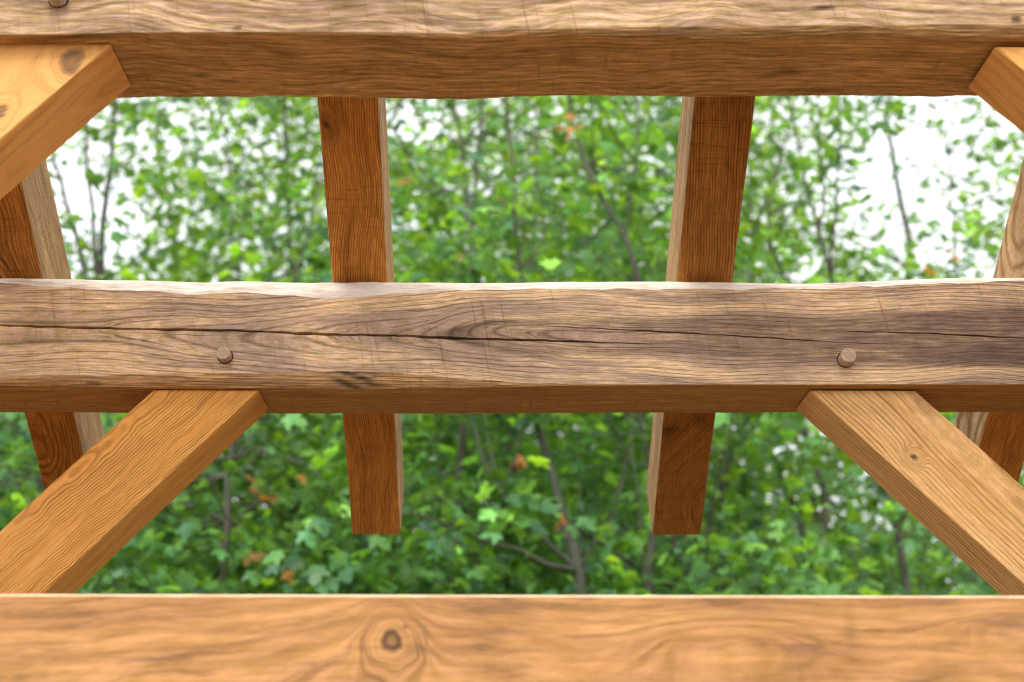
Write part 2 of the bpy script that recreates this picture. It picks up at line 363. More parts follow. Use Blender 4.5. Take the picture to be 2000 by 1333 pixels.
# --- upper beam
DT = 2.2; ZT = CAMZ + 1.2895; LT = 3.4; XT = -1.65
UB0 = np.array([(-400, 72), (0, 72), (300, 67), (440, 69), (480, 66), (650, 70), (900, 76), (980, 72), (1100, 69), (1250, 71), (1400, 77), (1520, 76), (1650, 73), (1780, 76), (1900, 78), (2000, 76), (2400, 75)])
UB1 = np.array([(-400, 68), (0, 68), (300, 63), (600, 62), (900, 66), (1000, 58), (1200, 54), (1400, 52), (1600, 50), (1800, 48), (2000, 48), (2400, 50)])
def t_px(X): return px_of(X+XT, DT, 100)
def top_surf(X):
    p = t_px(X); db = .0007*(ip(UB0, p)-ip(UB1, p))+.001
    zb = np.array([at(a, b, DT+c)[2] for a, b, c in zip(p, ip(UB0, p), db)]) - ZT + wavy(X, .0004, 5, 61)
    return .225+0*X, zb
def top_fb(X):
    p = t_px(X); db = .0007*(ip(UB0, p)-ip(UB1, p))+.001
    _, zb = top_surf(X); return db, np.maximum(zz(p, ip(UB1, p), DT)-ZT-zb, .001)
def top_bb(X):
    v = np.abs(.0015+wavy(X, .0005, 9, 71)+wavy(X, .0004, 40, 72)); return v, v
tr = pith_ring(.30, -.16, .0, .0, .02, .45, 21)
def top_ring(X, Y, Z, side):
    g, he, st = tr(X, Y, Z, side); p = t_px(X)
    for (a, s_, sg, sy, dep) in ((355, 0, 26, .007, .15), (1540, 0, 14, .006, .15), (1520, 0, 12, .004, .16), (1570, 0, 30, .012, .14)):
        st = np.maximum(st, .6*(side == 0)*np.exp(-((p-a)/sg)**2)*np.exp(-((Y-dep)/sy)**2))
    for (a, sg, z_, sz, k) in ((1612, 22, .062, .004, 1.), (1993, 10, .042, .006, 1.), (457, 9, .012, .004, .9), (1000, 60, .010, .006, .5)):
        st = np.maximum(st, k*(side == 3)*np.exp(-((p-a)/sg)**4)*np.exp(-((Z-z_)/sz)**4))
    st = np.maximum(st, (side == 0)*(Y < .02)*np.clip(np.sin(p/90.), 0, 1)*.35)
    return g, he, st
topb = timber('beam', LT, .2345, .225, M_top, frame((XT, DT, ZT), (1, 0, 0), (0, 1, 0), (0, 0, 1)), root, top_ring, du=.006, dv=.008,
              cuts={'fb': top_fb, 'bb': top_bb}, surf=top_surf, seed=4, label='upper beam of rough brown timber crossing the top of the photo')

# --- lower beam, close to the camera, with an eased top edge, its skylight put into a pale colour
DB = 2.1; HBm = .235; ZB = CAMZ + .3028 - HBm; XB = -1.6
def b_ft(X): return .0075+0*X, .0042+wavy(X, .0002, 3, 5)
def bot_px(X): return px_of(X+XB, DB, 1250)
br = pith_ring(.12, -.02, .0, .03, .012, .7, 22, knots=((0., 0., 3, .019),))
zk = at(765, 1252, DB); KX, KZ = zk[0]-XB, zk[2]-ZB
br = pith_ring(.16, .06, .0, .012, .008, .5, 22)
def bot_ring(X, Y, Z, side):
    g, he, st = br(X, Y, Z, side); f3 = (side == 3)
    dx, dz = (X-KX), (Z-KZ); d = np.sqrt((dx/1.1)**2+dz**2); an = np.arctan2(dz, dx); d = d*(1+.09*np.sin(2*an+1)+.06*np.sin(3*an)+.04*np.sin(7*an+2))
    w_ = np.exp(-(d/.036)**2)*f3; g = g*(1-w_)+w_*(d*.6+.06)
    core = np.clip((.013-d)/.003, 0, 1)*f3
    he = np.maximum(he, core*.75)
    st = np.maximum(st, .95*f3*np.exp(-((d-.0105)/.0042)**2))
    st = np.maximum(st, .42*f3*np.exp(-((np.sqrt(((dx-.004)/1.25)**2+dz**2)-.037)/.003)**2)*np.clip(.6+.4*np.sin(np.arctan2(dz, dx)*2+1), 0, 1))
    st = np.maximum(st, .45*f3*np.exp(-(((dx-.036)/.016)**2+((dz+.012)/.016)**2)))
    st = np.maximum(st, .8*f3*np.exp(-(((dx-.019)/.004)**2+((dz-.02)/.003)**2)))
    # two broad ovals of figure further right
    for (a, c, ra, rb) in ((1430, 1262, 170, 60), (2030, 1225, 180, 36)):
        q_ = at(a, c, DB); e = np.sqrt(((X-(q_[0]-XB))/(ra/1323))**2+((Z-(q_[2]-ZB))/(rb/1323))**2)
        w2 = .28*np.exp(-(e/1.15)**3)*f3; g = g*(1-w2)+w2*(.09+.04*e)
        st = np.maximum(st, .13*f3*np.exp(-((e-1)/.07)**2)*np.clip(.5+.7*np.sin(np.arctan2(Z-(q_[2]-ZB), X-(q_[0]-XB))+2.5), 0, 1))
    p = bot_px(X)
    st = np.maximum(st, .25*f3*np.exp(-((p-1660)/12)**2)*np.exp(-((Z-(HBm-.05))/.035)**2))
    st = np.maximum(st, .3*f3*np.exp(-((p-1500)/120)**2)*np.exp(-((Z-(HBm-.012))/.012)**2))
    return g, he, st
bot = timber('beam', 3.4, .18, HBm, M_bot, frame((XB, DB, ZB), (1, 0, 0), (0, 1, 0), (0, 0, 1)), root, bot_ring, du=.0032, dv=.0032,
             cuts={'ft': b_ft}, seed=5, pale=lambda X, Y, Z, sd, hi, lo: ((sd == 2) | (sd == 4))*1., label='lower beam of smooth golden timber with a round knot, nearest the camera')

# --- rafters
PHI = math.radians(34.65); c_, s_ = math.cos(PHI), math.sin(PHI)
zt0 = at(1000, 553, 2.84)[2]; P0 = np.array([0, 2.9, zt0]); nrm = np.array([0, s_, c_])
def onR(px, py):
    d = at(px, py, 1.) - np.array([0, 0, CAMZ]); o_ = np.array([0, 0, CAMZ]); return o_ + d*((nrm@(P0-o_))/(nrm@d))
yE = 3.503; LR = 2.6
raf = [(-1.085, .113, 'far left rafter of dark coarse grained wood with a pale rough side'),
       (-.3515, .1195, 'reddish brown rafter left of the centre, cut off square past the middle beam'),
       (.3930, .1205, 'dark brown rafter right of the centre with curved grain near its end'),
       (1.1480, .12, 'rafter at the right edge with a pale streaked side')]
for i, (xl, wd, lab) in enumerate(raf):
    end = np.array([xl, yE, P0[2] - (yE-P0[1])*s_/c_])
    if i in (0, 3): end = end + np.array([0, c_, -s_])*.02
    # local X runs up the slope from the eave end
    M = frame(end, (0, -c_, s_), (1, 0, 0), (0, s_, c_))
    kn = []
    R_fns = [pith_ring(.03, -.09, -.02, .0, .010, .7, 31, ()), pith_ring(-.5, -.1, .0, .0, .012, .5, 32), pith_ring(.16, -.05, -.06, .0, .02, .9, 33), pith_ring(-.5, .1, .02, 0, .01, .6, 34)]
    fn = R_fns[i]
    if i == 1:
        kp = onR(637, 246); ku = (yE-kp[1])/c_; ky = kp[0]-xl; fn = pith_ring(-.5, -.1, .0, .0, .012, .5, 32, knots=((ku, ky, 0, .006),))
    if i == 2:
        def fn(X, Y, Z, side, base=pith_ring(.30, -.1, -.05, .0, .010, .6, 33)):
            g, he, st = base(X, Y, Z, side)
            w_ = np.exp(-((X-.12)/.26)**2)*(side == 0); e = np.hypot((X-.05)*.45, Y-.17); g = g*(1-w_)+w_*e*.9
            st = np.maximum(st, (side == 0)*.5*np.exp(-((X-.36-.5*(Y-.06))/.02)**2)*np.clip(np.sin(Y*90)+.3, 0, 1))
            return g, he, st
    t = timber('rafter', LR, wd, .172, rafter_mat(i) if i < 3 else rafter_mat(3), M, root, fn, du=.008, dv=.006, rough_edge=.0013, cham=.0025, seed=20+i, label=lab)

def loc_of(px, py, yf, p0, ang, flip):
    P = at(px, py, yf); ca, sa = math.cos(ang), math.sin(ang)
    xa = np.array([flip*ca, 0, -sa]); za = np.array([flip*sa, 0, ca]); d = P-(np.array([p0[0], yf, p0[2]])); return d@xa, d@za
# --- knee braces: local X down the brace, underside at z=0
def brace(p0, ang, wd, dp, yf, mat, ring, L, flip, seed, lab):
    # p0: the point where the underside edge leaves the beam; flip=+1 runs down to the right
    ca, sa = math.cos(ang), math.sin(ang)
    xa = np.array([flip*ca, 0, -sa]); za = np.array([flip*sa, 0, ca])     # za points away from the underside
    org = np.array([p0[0], yf, p0[2]]) - np.array([0, 0, .0015])
    if flip > 0: M = frame(org, xa, (0, 1, 0), za)
    else: M = frame(org, xa, (0, 1, 0), za)
    o = timber('brace', L, dp, wd, mat, M, root, ring, ends=(ca/sa, 0), du=.006, dv=.005, seed=seed, label=lab, rough_edge=.0008, cham=.0022)
    if flip < 0: o.data.flip_normals()
    return o
p = at(505, 762, 2.85)
def ringLL(X, Y, Z, side):
    g, he, st = pith_ring(.028, .14, .0, .015, .005, .8, 41)(X, Y, Z, side)
    g = np.where((side == 0) | (side == 5), .3+Y*.6+.003*np.sin(X*9), g)
    g = g + .0011*np.sin(X*58+Z*60) + .0007*np.sin(X*133+Z*25)
    return g, he, st
brace(p, math.radians(46.2), .158, .145, 2.85, M_brL, ringLL, 1.25, -1, 51, 'orange ridged brace rising to the middle beam from the lower left')
p = at(1582, 762, 2.85)
KBx, KBz = loc_of(1785, 892, 2.85, p, math.radians(45), 1)
def brR_ring(X, Y, Z, side):
    g, he, st = pith_ring(.04, .14, .0, -.02, .006, .5, 42)(X, Y, Z, side)
    g = np.where((side == 0) | (side == 5), .3+Y*.5+.003*np.sin(X*7), g)
    f3 = side == 3
    d1 = np.hypot((X-KBx)/1.3, Z-KBz); w_ = np.exp(-(d1/.014)**2)*f3; g = g*(1-w_)+w_*d1*.9
    st = np.maximum(st, f3*np.exp(-(d1/.0055)**4)*.95)
    return g, he, st
brace(p, math.radians(45), .157, .145, 2.85, M_brR, brR_ring, 1.25, 1, 52, 'pale pine brace running down to the right from the middle beam')
p = at(216, 86, 2.232)
def brU_ring(X, Y, Z, side):
    g, he, st = pith_ring(.10, .03, .0, .04, .012, .9, 43)(X, Y, Z, side)
    f3 = side == 3
    for (kx, kz, r) in ((KUx, KUz, .018), (KU2x, KU2z, .009)):
        d1 = np.hypot((X-kx)/1.2, Z-kz); an = np.arctan2(Z-kz, X-kx); d1 = d1*(1+.14*np.sin(2*an)+.1*np.sin(3*an+1)+.05*np.sin(8*an)); w_ = np.exp(-(d1/(r*2.2))**2)*f3; g = g*(1-w_)+w_*d1*.9
        he = np.maximum(he, f3*np.exp(-(d1/r)**4)*.8); st = np.maximum(st, f3*np.exp(-((d1-r*.8)/(r*.3))**2)*.7)
    return g, he, st
AU = math.radians(47.3)
KUx, KUz = loc_of(140, 118, 2.232, p, AU, -1); KU2x, KU2z = loc_of(2, 215, 2.232, p, AU, -1)
brace(p, AU, .16, .15, 2.232, M_brU, brU_ring, 1.2, -1, 53, 'upper left brace of smooth orange wood with a dark knot, close up')
p = at(1943, 91, 2.232)
brace(p, math.radians(45.5), .16, .15, 2.232, M_brU, pith_ring(.3, .1, 0, .03, .01, .8, 44), 1.2, 1, 54, 'upper right brace, plain orange wood cut by the photo edge')

# --- pegs (parts of the beams they pin)
DARKHOLE = NB('peg_hole_shadow_gap'); _p = DARKHOLE.n('ShaderNodeBsdfPrincipled'); _p.inputs['Base Color'].default_value = (.045, .028, .018, 1); _p.inputs['Roughness'].default_value = .95
_o = DARKHOLE.n('ShaderNodeOutputMaterial'); DARKHOLE.l(_p.outputs[0], _o.inputs[0])
def peg(px, py, Yface, beam, r, proud, ry):
    c0 = at(px, py, Yface-proud); n2 = 40; rs2 = np.random.default_rng(ry+60)
    ro = r+.0016+.0009*rs2.random(n2); th = np.linspace(0, 2*np.pi, n2, endpoint=False)
    V = [(ro[k]*math.cos(th[k]), yy_, ro[k]*math.sin(th[k])) for yy_ in (-.0006, .01) for k in range(n2)]
    fl = list(range(n2)); sz = [n2]
    for k in range(n2): fl += [k, k+n2, (k+1) % n2+n2, (k+1) % n2]; sz.append(4)
    h = mesh_obj('peg_hole', np.array(V), fl, sz, DARKHOLE.m, beam)
    h.matrix_basis = beam.matrix_world.inverted()@Matrix.Translation((c0[0], Yface, c0[2]))
    P = at(px, py, Yface-proud); n_ = 28
    rr = [r*.94, r, r, r*1.0]; yy = [0, .0015, proud*.5, proud+.03]
    V = []
    V.append((0, 0, 0))
    rs = np.random.default_rng(ry+20)
    jit = 1+.03*rs.standard_normal(n_)
    for a, y in zip(rr, yy):
        for k in range(n_): t = 2*math.pi*k/n_; V.append((a*jit[k]*math.cos(t), y, a*jit[k]*math.sin(t)))
    flat = []; sz = []
    for k in range(n_): flat += [0, 1+k, 1+(k+1) % n_]; sz.append(3)
    for j in range(3):
        for k in range(n_):
            a = 1+j*n_+k; b_ = 1+j*n_+(k+1) % n_; flat += [a, a+n_, b_+n_, b_]; sz.append(4)
    V = np.array(V)
    o = mesh_obj('peg', V, flat, sz, M_peg, beam, {'ring': ('FLOAT', 'POINT', V[:, 0]*.8+V[:, 2]*.6+V[:, 1]*.05)})
    o.matrix_world = Matrix.Translation(P)@Matrix.Rotation(math.radians(-4), 4, 'Z')
    bpy.context.view_layer.update()
    M = o.matrix_world.copy(); o.matrix_parent_inverse = Matrix.Identity(4); o.matrix_basis = beam.matrix_world.inverted()@Matrix(((1, 0, 0, P[0]), (0, 1, 0, P[1]), (0, 0, 1, P[2]), (0, 0, 0, 1)))@Matrix.Rotation(math.radians(ry*.3), 4, 'Z')
    return o
bpy.context.view_layer.update()
peg(436, 689, D, mid, .0142, .026, 3)
peg(1658, 694, D, mid, .0158, .032, -5)
peg(105, -19, DT, topb, .016, .030, 4)

# --- posts that carry the frame, just outside the picture
for (x, y, zt) in ((-1.42, 2.83, CAMZ+.835), (1.42, 2.83, CAMZ+.838), (-1.36, 2.21, CAMZ+1.289), (1.36, 2.21, CAMZ+1.289)):
    M = frame((x, y, -.02), (0, 0, 1), (0, 1, 0), (-1, 0, 0))
    timber('post', zt+.02, .2, .2, M_post, M, root, pith_ring(.1, -.06, 0, 0, .012, .5, 45), du=.04, dv=.02, seed=60)

# ---------------------------------------------------------------- trees
def bark():
    b = NB('bark'); oc = b.n('ShaderNodeTexCoord').outputs['Object']
    a = b.noise(b.vmul(oc, (14, 14, 4)), 1, 5, .65); c = b.noise(oc, 1.6, 3)
    col = b.mix(b.step(a, .35, .65), (.04, .033, .026), (.11, .095, .075)); col = b.mix(b.step(c, .45, .7), col, (.10, .12, .08))
    bp = b.n('ShaderNodeBump'); bp.inputs['Strength'].default_value = .6; bp.inputs['Distance'].default_value = .01; b.l(a, bp.inputs['Height'])
    p = b.n('ShaderNodeBsdfPrincipled'); b.l(col, p.inputs['Base Color']); p.inputs['Roughness'].default_value = .85; b.l(bp.outputs[0], p.inputs['Normal'])
    o = b.n('ShaderNodeOutputMaterial'); b.l(p.outputs[0], o.inputs[0]); return b.m
def leaf_mat(name, gloss=.32, trans=.5):
    b = NB(name); ca = b.attr('leaf_colour').outputs['Color']
    oc = b.n('ShaderNodeTexCoord').outputs['Object']
    v = b.step(b.noise(oc, 22, 2), .3, .7, .8, 1.15); col = b.mix(1., ca, b.vec(v, v, v), 'MULTIPLY')
    p = b.n('ShaderNodeBsdfPrincipled'); b.l(col, p.inputs['Base Color']); p.inputs['Roughness'].default_value = .36; p.inputs['Specular IOR Level'].default_value = gloss
    t = b.n('ShaderNodeBsdfTranslucent'); tc = b.mix(1., col, (2.4, 2.0, .45), 'MULTIPLY'); b.l(tc, t.inputs[0])
    m = b.n('ShaderNodeMixShader'); m.inputs[0].default_value = trans; b.l(p.outputs[0], m.inputs[1]); b.l(t.outputs[0], m.inputs[2])
    o = b.n('ShaderNodeOutputMaterial'); b.l(m.outputs[0], o.inputs[0]); return b.m
BARK = bark(); LEAF = leaf_mat('maple_leaf'); DEAD = leaf_mat('withered_leaf', .2, .4)

# maple outline (unit size, stem end at the origin, tip at y=1), z droops at the lobes
MAPLE = np.array([(0, .0, 0), (.16, -.06, -.02), (.36, -.03, -.07), (.28, .13, -.03), (.52, .28, -.10), (.60, .50, -.15), (.36, .46, -.05), (.22, .52, -.03), (.26, .74, -.08), (0, 1.0, -.14),
                  (-.26, .74, -.08), (-.22, .52, -.03), (-.36, .46, -.05), (-.60, .50, -.15), (-.52, .28, -.10), (-.28, .13, -.03), (-.36, -.03, -.07), (-.16, -.06, -.02)], float)
MAPLE = np.vstack([(0, .3, .03), MAPLE])
FAN = np.array([(0, i, i % 18+1) for i in range(1, 19)])
SIMPLE = np.array([(0, 0, 0), (.42, .22, -.08), (.34, .62, -.08), (0, 1., -.1), (-.34, .62, -.08), (-.42, .22, -.08), (0, .45, .04)], float)
SFAN = np.array([(6, i, (i+1) % 6) for i in range(6)])

def build_leaves(name, C, size, nrm_, heading, colours, parent, mat, simple):
    T, Fc = (SIMPLE, SFAN) if simple else (MAPLE, FAN)
    N = len(C); nrm_ = nrm_/np.linalg.norm(nrm_, axis=1, keepdims=True)
    yv = heading - (heading*nrm_).sum(1, keepdims=True)*nrm_; yv /= np.linalg.norm(yv, axis=1, keepdims=True)
    xv = np.cross(yv, nrm_)
    wv = rng.uniform(.85, 1.15, (N, 1, 1)); cz = rng.uniform(.4, 2.0, (N, 1, 1))
    V = C[:, None, :] + size[:, None, None]*(T[None, :, 0:1]*wv*xv[:, None, :] + T[None, :, 1:2]*yv[:, None, :] + T[None, :, 2:3]*cz*nrm_[:, None, :])
    Fa = (Fc[None] + (np.arange(N)*len(T))[:, None, None]).reshape(-1)
    cc = np.repeat(np.concatenate([colours, np.ones((N, 1))], 1), len(T), 0)
    return mesh_obj(name, V.reshape(-1, 3), Fa, np.full(N*len(Fc), 3), mat, parent, {'leaf_colour': ('FLOAT_COLOR', 'POINT', cc)})

def tubes(name, lines, parent, mat):
    """lines: list of (points Nx3, radii N)"""
    V = []; fl = []; sz = []; base = 0
    for P, R in lines:
        P = np.asarray(P, float); k = 8 if max(R) > .02 else 5; n = len(P)
        tg = np.gradient(P, axis=0); tg /= np.linalg.norm(tg, axis=1, keepdims=True)+1e-9
        a = np.cross(tg, np.array([.3, 1, .1])); a /= np.linalg.norm(a, axis=1, keepdims=True)+1e-9; b_ = np.cross(tg, a)
        th = np.linspace(0, 2*np.pi, k, endpoint=False)
        ring = P[:, None]+np.asarray(R)[:, None, None]*(np.cos(th)[None, :, None]*a[:, None]+np.sin(th)[None, :, None]*b_[:, None])
        V.append(ring.reshape(-1, 3))
        for i in range(n-1):
            for j in range(k):
                p_ = base+i*k+j; q_ = base+i*k+(j+1) % k; fl += [p_, q_, q_+k, p_+k]; sz.append(4)
        fl += [base+(n-1)*k+j for j in range(k)]; sz.append(k)
        base += n*k
    return mesh_obj(name, np.concatenate(V), fl, sz, mat, parent, smooth=True)

def refine(P, R, seg, wig, rs):
    P = np.asarray(P, float); R = np.asarray(R, float)
    L = np.concatenate([[0], np.cumsum(np.linalg.norm(np.diff(P, axis=0), axis=1))]); n = max(3, int(L[-1]/seg)+1)
    t = np.linspace(0, L[-1], n); Q = np.stack([np.interp(t, L, P[:, i]) for i in range(3)], 1)
    for _ in range(2): Q[1:-1] = .25*Q[:-2]+.5*Q[1:-1]+.25*Q[2:]
    Q[1:-1] += rs.normal(0, wig, (n-2, 3)); return Q, np.interp(t, L, R)

# how thick the leaf cover is over the picture (optical depth), rows by py, columns every 100 px
TC = np.arange(0, 2001, 100)
TR = np.array([190, 300, 400, 500, 800, 950, 1100])
TT = np.array([
 [.5, .5, .7, .7, .9, 1.3, 1.6, 1.0, .6, 1.2, .9, 1.3, 1.8, 1.5, 1.2, .8, 1.1, .8, .25, .2, .3],
 [.4, .4, .4, 1., .9, 1., 1.3, 1.2, 1., 1.6, 1.4, 1.6, 2.2, 2., 1.8, 1.3, .8, .2, .25, .35, .4],
 [.2, .15, .25, .9, 1.2, 1.4, 1.7, 1.8, 1.8, 2.4, 2.6, 2.4, 2.2, 2., 1.8, 1.5, .55, .12, .2, .35, .45],
 [.5, .5, .35, .8, 1.4, 2., 2.2, 2.2, 2.2, 2.8, 3., 3., 2.6, 2.2, 2., 1.4, 1.0, .75, .4, .45, .5],
 [3.2, 3.2, 3., 3, 3, 3, 3.2, 3.4, 3.5, 3.5, 3.5, 3.5, 3.3, 3.1, 2.8, 2., 1.8, 1.4, 1.1, .7, .6],
 [3.8, 3.8, 3.6, 3.6, 3.6, 3.6, 3.8, 4, 4, 4, 4, 4, 4, 3.8, 3.4, 1.8, 1.9, 1.2, 1., 1.1, 1.2],
 [4.6, 4.6, 4.6, 4.6, 4.6, 4.6, 4.6, 4.6, 4.6, 4.6, 4.6, 4.6, 4.6, 4.4, 4.2, 3.6, 3.4, 3., 2.4, 1.7, 1.6]])
def tau(px, py):
    px = np.clip(px, 0, 1999.9)/100; i = np.clip(px.astype(int), 0, 19); fx = px-i
    r = np.interp(py, TR, np.arange(len(TR))); j = np.clip(r.astype(int), 0, len(TR)-2); fy = r-j
    return (TT[j, i]*(1-fx)+TT[j, i+1]*fx)*(1-fy)+(TT[j+1, i]*(1-fx)+TT[j+1, i+1]*fx)*fy
GAPS = ((1715, 340, 140, 85, .94), (235, 440, 80, 110, .97), (130, 350, 75, 95, .95), (345, 220, 60, 35, .85), (400, 270, 40, 30, .7), (500, 330, 40, 40, .5), (350, 240, 60, 55, .6), (800, 240, 60, 50, .95), (1040, 235, 50, 30, .9), (900, 290, 30, 25, .6), (1010, 300, 30, 25, .7), (1230, 320, 30, 20, .6), (1510, 240, 35, 60, .7), (1725, 965, 55, 50, .9), (1570, 985, 40, 60, .75), (1920, 235, 100, 50, .6), (1550, 515, 55, 28, .8), (1800, 470, 110, 60, .5), (1850, 1060, 60, 40, .6))
def gaps(px, py):
    g = np.ones_like(px)
    for (x, y, a, b, k) in GAPS: g = g*(1-k*np.exp(-(((px-x)/a)**2+((py-y)/b)**2)**1.5))
    return g
def atv(px, py, Y):
    d = fw[None]+((px-1000)/F)[:, None]*rt[None]-((py-666.5)/F)[:, None]*up[None]
    return d*(Y/d[:, 1])[:, None]+np.array([0, 0, CAMZ])

def tree(name, label, px0, depth, lean_px, rad, limbs, sprays, kind, group, top_py=100, dead=(), seed=0):
    rs = np.random.default_rng(seed+100)
    b0 = at(px0, 1160, depth); base = np.array([b0[0]+rs.normal(0, .1), depth, 0.])
    r = bpy.data.objects.new(name, None); COL.objects.link(r); r.location = base
    r['label'] = label; r['category'] = 'tree'; r['group'] = group
    off = -base
    # trunk from the ground up through the point where the photo first shows it
    lines = []
    mainp = [base+[0, 0, -.1], b0]+[at(x, y, depth+dz) for (x, y, dz) in lean_px]
    rad = rad*(.72 if depth > 10 else .72)
    n_ = len(mainp); radii = [rad*1.35, rad]+[rad*(1-.8*(i+1)/len(lean_px)) for i in range(len(lean_px))]
    Q, R = refine(mainp, radii, .3, .012, rs); lines.append((Q, R)); main = Q
    for (pts, r0, r1) in limbs:
        P = [at(x, y, depth+dz) for (x, y, dz) in pts]
        have = np.concatenate([l[0] for l in lines]); P[0] = have[np.linalg.norm(have-P[0], axis=1).argmin()]
        Q, R = refine(P, np.linspace(r0*.75, r1*.75, len(P)), .22, .012, rs); lines.append((Q, R))
    allp = np.concatenate([l[0] for l in lines])
    sz, per, rho, simple, cols, tw = kind
    C = []; NN = []; HH = []; SS = []; CC = []
    linked = []
    if len(sprays):
        sp = sprays
        for k, c in enumerate(sp):
            if k % tw == 0:      # a twig reaches into this spray
                lowp = allp[(allp[:, 2] < c[2]+.2)]
                if len(lowp) == 0: lowp = allp
                d = np.linalg.norm(lowp-c, axis=1); j = d.argmin()
                j = int(rs.choice(np.argsort(d)[:min(12, len(d))])); a = lowp[j]
                if d[j] < 2.4:
                    linked.append(c)
                    m_ = (a+c)/2+[0, 0, -.06*d[j]]; Q, R = refine([a, m_, c], [.004+.0032*d[j], .0035+.0012*d[j], .002], .25, .015, rs); lines.append((Q, R))
        if not simple:
            for c in linked:
                for _ in range(4):
                    e_ = c+rs.normal(0, rho*.5, 3)*[1, 1, .4]; lines.append((np.array([c, (c+e_)/2+[0, 0, .015], e_]), [.0028, .0022, .0015]))
        ns = len(sp); N = ns*per
        cen = np.repeat(sp, per, 0)
        tilt = np.repeat(rs.normal(0, .28, (ns, 2)), per, 0)
        o2 = rs.normal(0, rho*.55, (N, 2)); dz = o2[:, 0]*tilt[:, 0]+o2[:, 1]*tilt[:, 1]+rs.normal(0, rho*.22, N)
        C = cen+np.stack([o2[:, 0], o2[:, 1], dz], 1)
        nn = np.stack([rs.normal(0, .65, N)+tilt[:, 0], rs.normal(-.4, .7, N)+tilt[:, 1], np.ones(N)], 1)
        nn *= np.where(rs.random(N) < .12, -1, 1)[:, None]
        hd = np.stack([o2[:, 0], o2[:, 1], -rho*.35*np.ones(N)], 1)+rs.normal(0, rho*.35, (N, 3))
        size = sz*np.clip(np.exp(rs.normal(-.05, .34, N)), .4, 1.35)
        pick = rs.random(N); pc = np.repeat(rs.random(ns), per)
        mixv = np.clip((.6*pick+.4*pc)**1.25, 0, 1)[:, None]
        ca, cb, cc_ = (np.array(c) for c in cols)
        col = np.where(mixv < .5, ca+(cb-ca)*(mixv*2), cb+(cc_-cb)*(mixv*2-1))*np.exp(rs.normal(-.04, .34, (N, 1)))
        build_leaves('crown', C+off, size, nn, hd, np.clip(col, .004, .8), r, LEAF, simple)
    tubes('trunk', [(q+off, R) for q, R in lines], r, BARK)
    if dead:
        DC = []; n_d = []
        for (x, y, s, k, dd) in dead:
            c = at(x, y, depth+dd)
            k = max(2, int(k*.6)); DC.append(c[None]+rs.normal(0, s*.8, (k, 3)))
        DC = np.concatenate(DC); k = len(DC)
        base_c = np.array([(.42, .19, .075)])*np.exp(rs.normal(0, .25, (k, 1)))*np.array([1, 1, 1])
        build_leaves('withered_leaves', DC+off, rs.uniform(.05, .09, k), rs.normal(0, 1, (k, 3))+[0, -.6, .4], rs.normal(0, 1, (k, 3))+[0, 0, -1.], base_c, r, DEAD, False)
    return r

GREEN_NEAR = ((0.0671, 0.1641, 0.1045), (0.1081, 0.2549, 0.0696), (0.2048, 0.3821, 0.0477))  # the bluish first green has sky sheen painted into the leaf colour
GREEN_MID = ((0.0668, 0.1579, 0.0729), (0.1183, 0.263, 0.0526), (0.2757, 0.4725, 0.0524))
GREEN_FAR = ((0.078, 0.156, 0.0749), (0.1243, 0.2396, 0.071), (0.271, 0.4214, 0.0883))  # veiling glare put into the colour: less saturated than the mid greens
K_NEAR = (.095, 14, .28, False, GREEN_NEAR, 3)
K_MID = (.095, 20, .40, False, GREEN_MID, 5)
K_FAR = (.105, 34, .65, True, GREEN_FAR, 9)

